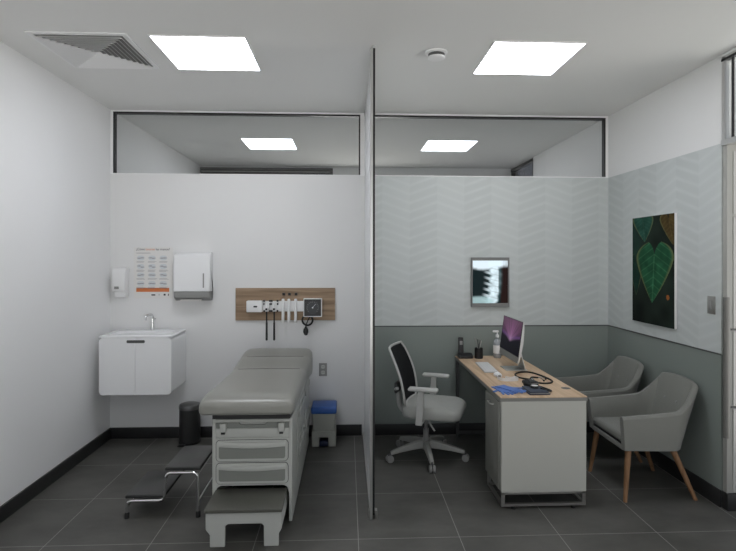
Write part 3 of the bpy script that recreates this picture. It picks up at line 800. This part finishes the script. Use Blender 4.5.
p = thing('cordless_phone', 'black cordless phone standing in its charging base on the desk corner', 'phone', (3.235, -.12, DZ), 0)
bm = NB(); prism(bm, [(-.06, 0), (.05, 0), (.05, .03), (.0, .045), (-.06, .025)], 'x', -.055, .075); obj('charging_base', bm, 'black', p, bevel=.006)
bm = NB(); box(bm, -.045, .0, -.012, .016, 0, .160, bev=.008, seg=3); hs = obj('handset', bm, 'black', p, xf=Matrix.Translation((0, .0, .025)) @ Matrix.Rotation(math.radians(-8), 4, 'X'))
bm = NB(); box(bm, -.036, -.009, -.022, -.0125, .09, .125); obj('display', bm, 'grey_plastic', hs, xf=Matrix.Translation((0, .008, .025)) @ Matrix.Rotation(math.radians(-8), 4, 'X'))
bm = NB()
for i in range(3):
    for j in range(4): box(bm, .012+i*.018, .025+i*.018, -.05, -.04, .008+j*.0, .02)
obj('base_buttons', bm, 'dark_grey', p)

pc = thing('pen_cup', 'black pen cup on the desk between the phone and the bottle', 'cup', (3.365, -.16, DZ))
bm = NB(); lathe(bm, [(.034, 0), (.038, .004), (.038, .095), (.034, .095), (.033, .006), (0, .006)], n=24); obj('cup', bm, 'black', pc)
for i, (dx, dy, ln, mm, lb) in enumerate(((-.034, .016, .175, 'grey_plastic', 'grey pen leaning toward the phone'), (-.004, .022, .16, 'black', 'black pen in the middle of the cup'), (.022, -.002, .15, 'offwhite', 'pale pen leaning toward the bottle'), (.010, -.016, .158, 'dark_grey', 'dark pen at the front of the cup'))):
    o = thing('pen', lb, 'pen', (3.365, -.16, DZ+.009), 0, 'pens in the black cup')
    bm = NB(); cyl(bm, (-dx*.5, -dy*.5, 0), (dx, dy, ln), .0035, .004, 10); obj('barrel', bm, mm, o)
    bm = NB(); a = Vector((-dx*.5, -dy*.5, 0)); b = Vector((dx, dy, ln)); cyl(bm, b*.75+a*.25+Vector((.004, -.003, 0)), b+Vector((.004, -.003, 0)), .0012, .0012, 6); cyl(bm, b, b+(b-a)*.03, .0025, .002, 8); obj('clip', bm, 'steel', o)

sb = thing('sanitizer_bottle', 'clear pump bottle with a white label behind the computer', 'bottle', (3.545, -.13, DZ))
M['clearpl'] = mat('translucent_bottle', (0.50, 0.53, 0.56, 1), .2, trans=.35)
bm = NB(); lathe(bm, [(.034, 0), (.038, .006), (.038, .15), (.030, .175), (.014, .19), (.014, .20)], n=24); obj('bottle_body', bm, 'clearpl', sb)
bm = NB(); lathe(bm, [(.0385, .045), (.0385, .125)], n=24); obj('label_wrap', bm, 'white', sb)
bm = NB(); lathe(bm, [(.016, .20), (.016, .225), (.006, .228), (.006, .25)], n=16); box(bm, -.045, .012, -.008, .008, .25, .268, bev=.004); obj('pump', bm, 'white', sb); sb.scale = (.95, .95, .93)

# stethoscope: loop of black tube, chrome binaurals and chest piece
s = thing('stethoscope', 'black stethoscope coiled in a loop on the desk', 'stethoscope', (3.573, -.992, DZ+.001))
r = .006
loop = smooth_path([(-.03, -.06, r), (-.10, .02, r), (-.095, .13, r), (-.02, .21, r), (.05, .19, r), (.095, .06, r), (.108, -.10, r), (.06, -.17, r), (-.01, -.16, r), (-.05, -.10, r*2.6), (-.02, -.03, r*2.8), (.04, .01, r)], 8)
bm = NB(); tube(bm, loop, r, 10); obj('tubing', bm, 'rubber', s)
bm = NB()
tube(bm, smooth_path([(.04, .01, r), (.055, -.02, r), (.05, -.09, r)], 6), .003, 8); tube(bm, smooth_path([(.04, .01, r), (.075, .02, r), (.085, -.03, r)], 6), .003, 8); obj('ear_tubes', bm, 'chrome', s)
for q in ((.05, -.092, .006), (.085, -.034, .006)):
    bm = NB(); sph(bm, q, .007); obj('ear_tip', bm, 'rubber', s)
bm = NB(); lathe(bm, [(.022, 0), (.023, .006), (.014, .010), (.010, .018)], (-.03, -.06, 0), 22); obj('chest_piece', bm, 'chrome', s)

# aneroid blood pressure set: cuff (flat, dark blue-grey), bulb, hose
b = thing('blood_pressure_cuff', 'folded blue-grey blood pressure cuff with bulb and hose at the desk front', 'medical device', (3.457, -1.36, DZ))
M['cuff'] = mat('blue_grey_nylon', (0.055, 0.065, 0.09, 1), .8, noise=.2, nscale=120, bump=.4)
bm = NB(); prism(bm, rrect(-.075, .07, -.11, .08, .012, 3), 'z', 0, .010); prism(bm, rrect(-.07, .06, -.10, .075, .012, 3), 'z', .012, .020); obj('cuff', bm, 'cuff', b, bevel=.003)
bm = NB(); prism(bm, rrect(-.07, .065, -.11, -.104, .002, 2), 'z', .0095, .0125); obj('cuff_edge', bm, 'grey_plastic', b)
bm = NB(); tube(bm, smooth_path([(.0, .05, .03), (.04, .07, .02), (.09, .05, .007), (.105, -.02, .007), (.07, -.05, .014), (.03, -.02, .026)], 8), .0055, 10); obj('hose', bm, 'rubber', b)
bm = NB(); sph(bm, (-.022, .10, .030), .028, (.9, 1.5, 1.0)); cyl(bm, (-.022, .06, .030), (-.01, .03, .030), .010, .006, 12); obj('inflation_bulb', bm, 'rubber', b)
bm = NB(); lathe(bm, [(.028, 0), (.030, .01), (.026, .016)], (.0, .01, .020), 24); g = obj('gauge', bm, 'black', b)
bm = NB(); lathe(bm, [(.023, 0), (.022, .001)], (.0, .01, .036), 24); obj('gauge_face', bm, 'white', g)
bk = thing('instrument_case', 'soft black instrument pouch lying inside the stethoscope loop', 'case', (3.49, -1.165, DZ), .3)
bm = NB(); box(bm, -.04, .045, -.05, .05, 0, .028, bev=.012, seg=3); obj('pouch', bm, 'black', bk); bm = NB(); tube(bm, [(-.035, -.0505, .016), (.04, -.0505, .016)], .0015, 6); obj('zip', bm, 'steel', bk)

# white strap / tourniquet
wt = thing('white_strap', 'curled white strap with a grey buckle on the desk beside the stethoscope', 'strap', (3.39, -1.02, DZ))
bm = NB(); P = smooth_path([(-.07, .08, 0), (-.09, .02, 0), (-.06, -.04, 0), (.0, -.05, 0), (.05, -.03, 0), (.045, .02, 0), (.0, .0, 0), (-.03, .03, 0)], 8)
for a, c2 in zip(P, P[1:]):
    d = (c2-a).normalized(); nrm = Vector((-d.y, d.x, 0))*.0015
    vs = [bm.verts.new(a+nrm), bm.verts.new(c2+nrm), bm.verts.new(c2-nrm), bm.verts.new(a-nrm)]
    vt = [bm.verts.new(q.co+Vector((0, 0, .022))) for q in vs]
    for f in ((vs[0], vs[1], vt[1], vt[0]), (vs[2], vs[3], vt[3], vt[2]), (vt[0], vt[1], vt[2], vt[3]), (vs[3], vs[2], vs[1], vs[0])): bm.faces.new(f)
bmesh.ops.remove_doubles(bm, verts=bm.verts, dist=.0006)
obj('strap', bm, 'white', wt)
bobj('buckle', (-.078, -.05, .068, .09, 0, .02), 'grey_plastic', wt, bev=.003)

# pair of blue nitrile gloves
M['glove'] = mat('blue_nitrile', (0.10, 0.20, 0.52, 1), .5, noise=.1, nscale=60, bump=.3)
def glove(loc, rz, label, flip):
    g = thing('nitrile_glove', label, 'glove', loc, rz, 'blue gloves on the desk')
    def chain(pts, r0, r1, sq=.30):
        bm = NB(); P = smooth_path(pts, 5); n = len(P); tube(bm, P, [r0+(r1-r0)*i/(n-1) for i in range(n)], 10)
        return bm
    bm = NB(); prism(bm, rrect(-.04, .04, -.055, .045, .02, 5), 'z', 0, .007); obj('palm', bm, 'glove', g, bevel=.0025)
    bm = NB(); prism(bm, [(-.036, .04), (.036, .04), (.045, .10), (-.045, .10)], 'z', 0, .006); obj('cuff', bm, 'glove', g, bevel=.002)
    for x, ln, a in ((-.031, .062, -.22), (-.011, .078, -.06), (.010, .074, .08), (.030, .058, .26)):
        bm = NB(); pts = rrect(-.0085, .0085, -ln, .012, .008, 4); prism(bm, pts, 'z', 0, .0065)
        obj('finger', bm, 'glove', g, bevel=.0025, xf=Matrix.Translation((x, -.048, 0)) @ Matrix.Rotation(a, 4, 'Z'))
    bm = NB(); prism(bm, rrect(-.009, .009, -.058, .012, .0085, 4), 'z', 0, .007)
    obj('thumb', bm, 'glove', g, bevel=.0025, xf=Matrix.Translation((flip*.038, -.0, .0)) @ Matrix.Rotation(flip*.95, 4, 'Z'))
glove((3.242, -1.335, DZ), math.radians(8), 'blue disposable glove lying flat nearest the desk edge', -1)
glove((3.292, -1.335, DZ+.009), math.radians(30), 'blue disposable glove lying on top toward the cuff', 1)

# ------------------------------------------------------------------ wall pieces, desk side
xr = thing('xray_viewer', 'lit x-ray viewer showing a neck spine on the wallpapered wall', 'x-ray viewer', (3.507, 0, 1.427))
bm = NB(); hw, hh = .180, .232
for a in ((-hw, hw, hh-.030, hh), (-hw, hw, -hh, -hh+.034), (-hw, -hw+.012, -hh+.034, hh-.030), (hw-.012, hw, -hh+.034, hh-.030)): box(bm, a[0], a[1], -.035, 0, a[2], a[3])
obj('frame', bm, 'viewer_frame', xr, bevel=.002)
bobj('backplate', (-hw+.012, hw-.012, -.02, -.001, -hh+.034, hh-.03), 'black', xr)
def spine(u, v):
    # white skull at top, spine running down with a slight curve, shoulder at bottom left
    n = vnoise(u*9, v*9, 1)*.6+vnoise(u*20, v*20, 2)*.4
    sx = .62+.10*math.sin((1-v)*2.6)-.14*(1-v)
    dd = (u-sx)
    blk = v*7.5
    seg = abs(((blk+dd*1.5) % 1)-.5)*2
    wdt = .115+.025*math.sin(v*30+u*8)+.03*n
    body = sm(wdt+.07, wdt-.05, abs(dd))
    val = body*(.72+.28*sm(1.0, .7, seg))*(.62+.5*n)
    spn = sm(.09, .0, abs((blk+.5+dd*1.8) % 1-.5)-.18)*sm(-.36, -.16, dd)*(1 if dd < 0 else 0)*(.75)*sm(.0, .10, v)
    skull = sm(.80, .90, v+.12*math.sin(u*3.0+.3)*(1-u)-.03*n) * (1 if u < .86 else .55+.4*n)
    sh = sm(.20, .12, v+.25*max(0, u-.35)+.02*n)*sm(.66, .5, u)*.80
    val = max(val, skull, spn*.85)
    edge = sm(.72, .76, u)*(v < .82)
    dark = (0.004, .012, .014) if u < .8 else (.014, .005, .004)
    col = lerp(dark, (.80, .93, 1.0), min(1, val)*(1-.85*edge*(v < .8)))
    col = lerp(col, (.42, .60, .62), sh)
    halo = math.exp(-(max(0, abs(dd)-.14)/.05)**2)*.12
    return (col[0]+halo*.15, col[1]+halo*.4, col[2]+halo*.42)
picture_grid('film', .336, .400, 90, 108, spine, M['xray'], xr, Matrix.Translation((0, -.0215, .002)))['label'] = 'backlit neck x-ray film'

ar = thing('framed_picture', 'tall canvas print of a green heart-shaped leaf on the side wall', 'picture', (W-.024, -.775, 1.557), -PI/2)
# local: x along wall (towards the room entrance), y out of wall is -y
bobj('canvas', (-.295, .295, 0, .023, -.438, .438), 'white', ar, bev=.001)
def leafart(u, v):
    # background: dark foliage
    n = vnoise(u*5, v*8, 3); n2 = vnoise(u*14, v*20, 5)
    col = lerp((.004, .006, .005), (.022, .036, .026), n*.8)
    col = lerp(col, (.012, .07, .05), .55*sm(.35, .05, u)*sm(.25, .5, v)*n)
    def leaf(col, cx, top, tip, wid, g1, g2, tilt=0):
        t = (top-v)/(top-tip)
        if t < -.10 or t > 1.0: return col
        x = (u-cx-tilt*(t))/wid
        # heart outline
        if t >= .20: w = (1-((t-.20)/.80)**1.35)
        else: w = math.sqrt(max(0, 1-((.20-t)/.30)**2))
        inner = 0
        if t < .20: inner = 0
        ax = abs(x)
        if ax > w or ax < inner: return col
        if t < .20 and abs(ax-.5) > .5*math.sqrt(max(0, 1-((.20-t)/.30)**2)): return col
        vein = abs(((t*7.5-ax*1.9) % 1)-.5)*2
        lite = sm(.80, 1.0, vein)*.55
        mid = sm(.045, .0, ax)
        e = sm(.82, 1.0, ax/max(w, 1e-3))
        sh = .55+.6*n2
        c = lerp(g1, g2, min(1, lite+mid*.6)); c = tuple(q*sh for q in c)
        return lerp(c, (.16, .17, .07), e*.75)
    # upper left fragment and upper right brown fragment
    col = leaf(col, .26, 1.02, .76, .26, (.02, .085, .06), (.06, .16, .11), .06)
    col = leaf(col, .86, 1.0, .72, .20, (.09, .06, .02), (.20, .14, .05), .12)
    col = leaf(col, .10, .62, .25, .17, (.006, .03, .02), (.015, .05, .035))
    col = leaf(col, .56, .715, .195, .44, (.018, .10, .045), (.07, .25, .12), -.06)
    if (u-.86)**2+((v-.265)*1.5)**2 < .0011: col = (.35, .12, .03)
    return col
picture_grid('print', .590, .876, 120, 180, leafart, M['art'], ar, Matrix.Translation((0, -.0006, 0)))['label'] = 'dark photograph of a green heart-shaped leaf'

# ------------------------------------------------------------------ office chair (front = +x)
oc = thing('office_chair', 'grey office chair with black mesh back and white armrests beside the desk', 'chair', (2.82, -.575, 0), math.radians(-20))
base_rot = [270+20, 198+20, 342+20, 126+20, 54+20]
bm = NB(); lathe(bm, [(.04, .075), (.045, .08), (.042, .13), (.03, .14)], n=20); obj('base_hub', bm, 'chair_base', oc)
for a in base_rot:
    a = math.radians(a); ca, sa = math.cos(a), math.sin(a)
    Rz = Matrix.Rotation(a, 4, 'Z')
    bm = NB(); P = [(.03, .118, .026, .032), (.12, .110, .025, .027), (.22, .095, .022, .020), (.318, .074, .017, .014)]
    rr = []
    for x, z, hw_, ht in P: rr.append([bm.verts.new((x, sy*hw_, z+sz*ht)) for sy, sz in ((-1, -1), (1, -1), (.75, 1), (-.75, 1))])
    for A, B in zip(rr, rr[1:]):
        for k2 in range(4): bm.faces.new((A[k2], A[(k2+1) % 4], B[(k2+1) % 4], B[k2]))
    bm.faces.new(rr[0][::-1]); bm.faces.new(rr[-1])
    leg = obj('leg', bm, 'chair_base', oc, bevel=.006, xf=Rz)
    bm = NB()
    for sy in (-1, 1): cyl(bm, (.325, sy*.004, .029), (.325, sy*.024, .029), .029, n=24)
    obj('caster', bm, 'grey_plastic', leg, xf=Rz, bevel=.003)
    bm = NB(); box(bm, .312, .338, -.006, .006, .03, .066); cyl(bm, (.315, 0, .05), (.315, 0, .08), .007); obj('caster_stem', bm, 'dark_grey', leg, xf=Rz)
bm = NB(); cyl(bm, (0, 0, .13), (0, 0, .24), .024); cyl(bm, (0, 0, .24), (0, 0, .345), .014); obj('gas_lift', bm, 'grey_plastic', oc)
bm = NB(); box(bm, -.11, .13, -.075, .075, .33, .385, bev=.012); obj('mechanism', bm, 'black', oc)
bm = NB(); tube(bm, fillet([(.05, -.06, .35), (.06, -.17, .345), (.11, -.20, .29)], .03), [.006]*1+[.006]*7 if False else .007, 8); obj('tilt_lever', bm, 'chair_plastic', oc)
bm = NB(); P = rrect(-.165, .315, -.245, .245, .09, 6)
rr = []
for s_, z in ((.90, .372), (.97, .380), (1.0, .400), (1.0, .440), (.965, .462), (.85, .474), (.5, .476), (.1, .474)):
    rr.append([bm.verts.new((.075+(x-.075)*s_, y*s_, z-.030*max(0, (x-.19)/.12)**2*(.6 if z > .43 else 0))) for x, y in P])
n = len(rr[0])
for A, B in zip(rr, rr[1:]):
    for k2 in range(n): bm.faces.new((A[k2], A[(k2+1) % n], B[(k2+1) % n], B[k2]))
bm.faces.new(rr[0][::-1]); bm.faces.new(rr[-1])
obj('seat', bm, 'seat_cloth', oc, subd=1, ang=80)
# backrest: curved frame and mesh, slightly bowed, leaning back
def back_pt(u, v):   # u -1..1 across (y), v 0..1 up
    hwid = .215+.025*math.sin(PI*min(1, v*.9))-.02*v
    x = -.125-.135*v+.03*math.sin(PI*v)-.030*(1-u*u)
    return Vector((x, u*hwid, .465+.45*v))
bm = NB(); nu, nv = 12, 14
g_ = [[bm.verts.new(back_pt(-1+2*i/nu, j/nv)) for i in range(nu+1)] for j in range(nv+1)]
for j in range(nv):
    for i in range(nu): bm.faces.new((g_[j][i], g_[j][i+1], g_[j+1][i+1], g_[j+1][i]))
bmesh.ops.solidify(bm, geom=bm.faces[:], thickness=.006)
bk_ = obj('backrest', bm, 'mesh_black', oc); bk_['label'] = 'black mesh backrest'
loop = [back_pt(-1, 0+j/10) for j in range(1, 10)]+[back_pt(-.92+1.84*i/10, 1.0) for i in range(11)]+[back_pt(1, 1-j/10) for j in range(1, 10)]+[back_pt(.85-1.70*i/6, 0) for i in range(7)]
bm = NB(); tube(bm, loop, .0105, 10, True); obj('back_frame', bm, 'chair_plastic', oc)
bm = NB()
tube(bm, smooth_path([(-.06, 0, .36), (-.17, 0, .365), (-.225, 0, .42), (-.235, 0, .56)], 6), .022, 10)
for sy in (-1, 1): tube(bm, smooth_path([(-.235, 0, .54), (-.235, sy*.10, .57), (-.195, sy*.19, .60)], 5), .013, 8)
obj('back_support', bm, 'chair_plastic', oc)
bm = NB(); box(bm, -.240, -.215, -.13, .13, .54, .63, bev=.01); obj('lumbar_pad', bm, 'dark_grey', oc)
for sy in (-1, 1):
    bm = NB(); P = fillet([(.0, sy*.10, .372), (.0, sy*.262, .365), (.01, sy*.270, .60)], .04)
    box(bm, -.022, .028, min(sy*.08, sy*.26), max(sy*.08, sy*.26), .352, .370, bev=.004)
    prism(bm, [(-.028, .345), (.024, .345), (.034, .46), (.036, .617), (-.006, .617), (-.020, .46)], 'y', min(sy*.258, sy*.282), max(sy*.258, sy*.282))
    ap = obj('armrest_post', bm, 'chair_plastic', oc, bevel=.005)
    bm = NB(); box(bm, -.085, .150, sy*.27-.038, sy*.27+.038, .612, .639, bev=.013, seg=3); obj('armrest_pad', bm, 'chair_plastic', oc)

# ------------------------------------------------------------------ armchairs (front = -x)
def armchair(loc, rz, label):
    t = thing('armchair', label, 'armchair', loc, rz, 'grey upholstered armchairs')
    # plan path at the top and at the bottom; x forward is negative
    def stations():
        top = [(-.255, .270, .572), (-.05, .272, .585), (.150, .275, .602), (.235, .255, .675), (.318, .212, .778), (.334, .10, .792), (.338, 0, .794)]
        bot = [(-.238, .262, .345), (-.05, .262, .340), (.120, .258, .335), (.175, .225, .335), (.20, .17, .335), (.208, .09, .335), (.210, 0, .335)]
        T_ = top+[(x, -y, z) for x, y, z in top[-2::-1]]; B_ = bot+[(x, -y, z) for x, y, z in bot[-2::-1]]
        return T_, B_
    T_, B_ = stations()
    def dens(P, n=4):
        out = []
        for a, b in zip(P, P[1:]):
            for k in range(n): out.append(Vector(a).lerp(Vector(b), k/n))
        out.append(Vector(P[-1]))
        # relax for soft corners
        for _ in range(1):
            out = [out[0]]+[(out[i-1]+out[i]*2+out[i+1])/4 for i in range(1, len(out)-1)]+[out[-1]]
        return out
    T2, B2 = dens(T_), dens(B_); n = len(T2); th = .046
    bm = NB(); rings = []
    for i in range(n):
        d = T2[min(i+1, n-1)]-T2[max(i-1, 0)]; d.z = 0; d.normalize(); inn = Vector((d.y, -d.x, 0))
        if inn.dot(Vector((-.02, 0, 0))-Vector((T2[i].x, T2[i].y, 0))) < 0: inn = -inn
        m1 = T2[i].lerp(B2[i], .5)
        ring_ = [B2[i], m1+(-inn)*.004, T2[i]-Vector((0, 0, .016)), T2[i]+inn*.010, T2[i]+inn*(th-.010), T2[i]+inn*th-Vector((0, 0, .016)), m1+inn*th, B2[i]+inn*th]
        rings.append([bm.verts.new(q) for q in ring_])
    for A, B in zip(rings, rings[1:]):
        for k2 in range(8): bm.faces.new((A[k2], A[(k2+1) % 8], B[(k2+1) % 8], B[k2]))
    bm.faces.new(rings[0][::-1]); bm.faces.new(rings[-1])
    obj('shell', bm, 'cloth_grey', t, bevel=.010, ang=50)
    bm = NB(); 
    P = [(-.236, .235), (.10, .235), (.155, .13), (.155, -.13), (.10, -.235), (-.236, -.235)]
    prism(bm, P, 'z', .337, .372); obj('seat_base', bm, 'cloth_grey', t, bevel=.008)
    bm = NB(); prism(bm, [(x*1.0, y*.93) for x, y in P], 'z', .384, .438); obj('seat_cushion', bm, 'cloth_grey', t, bevel=.020)
    bm = NB(); prism(bm, [(x*.97, y*.92) for x, y in P], 'z', .371, .386); obj('cushion_gap', bm, 'rubber', t)
    sh_ = [o for o in t.children if o.name.startswith('shell')][0]
    for y_, z_ in ((-.07, .62), (.07, .62)):
        k = (z_-.335)/(.794-.335); x_ = (.210+(.338-.210)*k)-th
        bm = NB(); sph(bm, (x_+.001, y_, z_), .012, (.45, 1, 1), 12, 8); obj('tuft_button', bm, 'table_panel', sh_)
    for (tx_, ty_, bx_, by_) in ((-.195, .225, -.235, .262), (-.195, -.225, -.235, -.262), (.13, .20, .262, .255), (.13, -.20, .262, -.255)):
        bm = NB(); cyl(bm, (tx_, ty_, .337), (bx_, by_, 0), .021, .013, 18); obj('leg', bm, 'leg_wood', t)
    return t
a0 = armchair((4.285, -1.178, 0), 0, 'grey fabric armchair with wooden legs, the nearer one by the desk end')
dup(a0, (4.285, -.50, 0), 0, 'grey fabric armchair in the corner, the farther one behind the desk')

# ------------------------------------------------------------------ world light

wd = bpy.data.worlds.new('world'); S.world = wd; wd.use_nodes = True
nt = wd.node_tree; bg = nt.nodes['Background']
tc = nt.nodes.new('ShaderNodeTexCoord'); sp = nt.nodes.new('ShaderNodeSeparateXYZ'); nt.links.new(tc.outputs['Generated'], sp.inputs[0])
rp = nt.nodes.new('ShaderNodeValToRGB'); rp.color_ramp.elements[0].position = .485; rp.color_ramp.elements[1].position = .515
rp.color_ramp.elements[0].color = (1, .985, .95, 1); rp.color_ramp.elements[1].color = (.22, .235, .26, 1)   # made-up fill light: bright below, dim above, standing in for ambient brightness
nt.links.new(math_node(nt, 'ADD', math_node(nt, 'MULTIPLY', sp.outputs[2], .5), .5), rp.inputs[0]); nt.links.new(rp.outputs[0], bg.inputs[0])
bg.inputs[1].default_value = 2.7

# ------------------------------------------------------------------ camera
cam = bpy.data.cameras.new('camera'); co = bpy.data.objects.new('camera', cam); C.objects.link(co)
cam.sensor_width = 36; cam.sensor_fit = 'HORIZONTAL'; cam.lens = 532.92/736*36
cam.shift_x = -2.94/736; cam.shift_y = -18.32/736
co.location = (2.1638, -4.9752, 1.6555)
co.rotation_euler = (PI/2+0.0008, -0.0012, -0.0447)
cam.clip_start = .05
S.camera = co
S.view_settings.view_transform = 'Standard'; S.view_settings.look = 'None'; S.view_settings.exposure = 0; S.view_settings.gamma = 1
S.cycles.use_denoising = True
S.cycles.max_bounces = 10; S.cycles.diffuse_bounces = 6
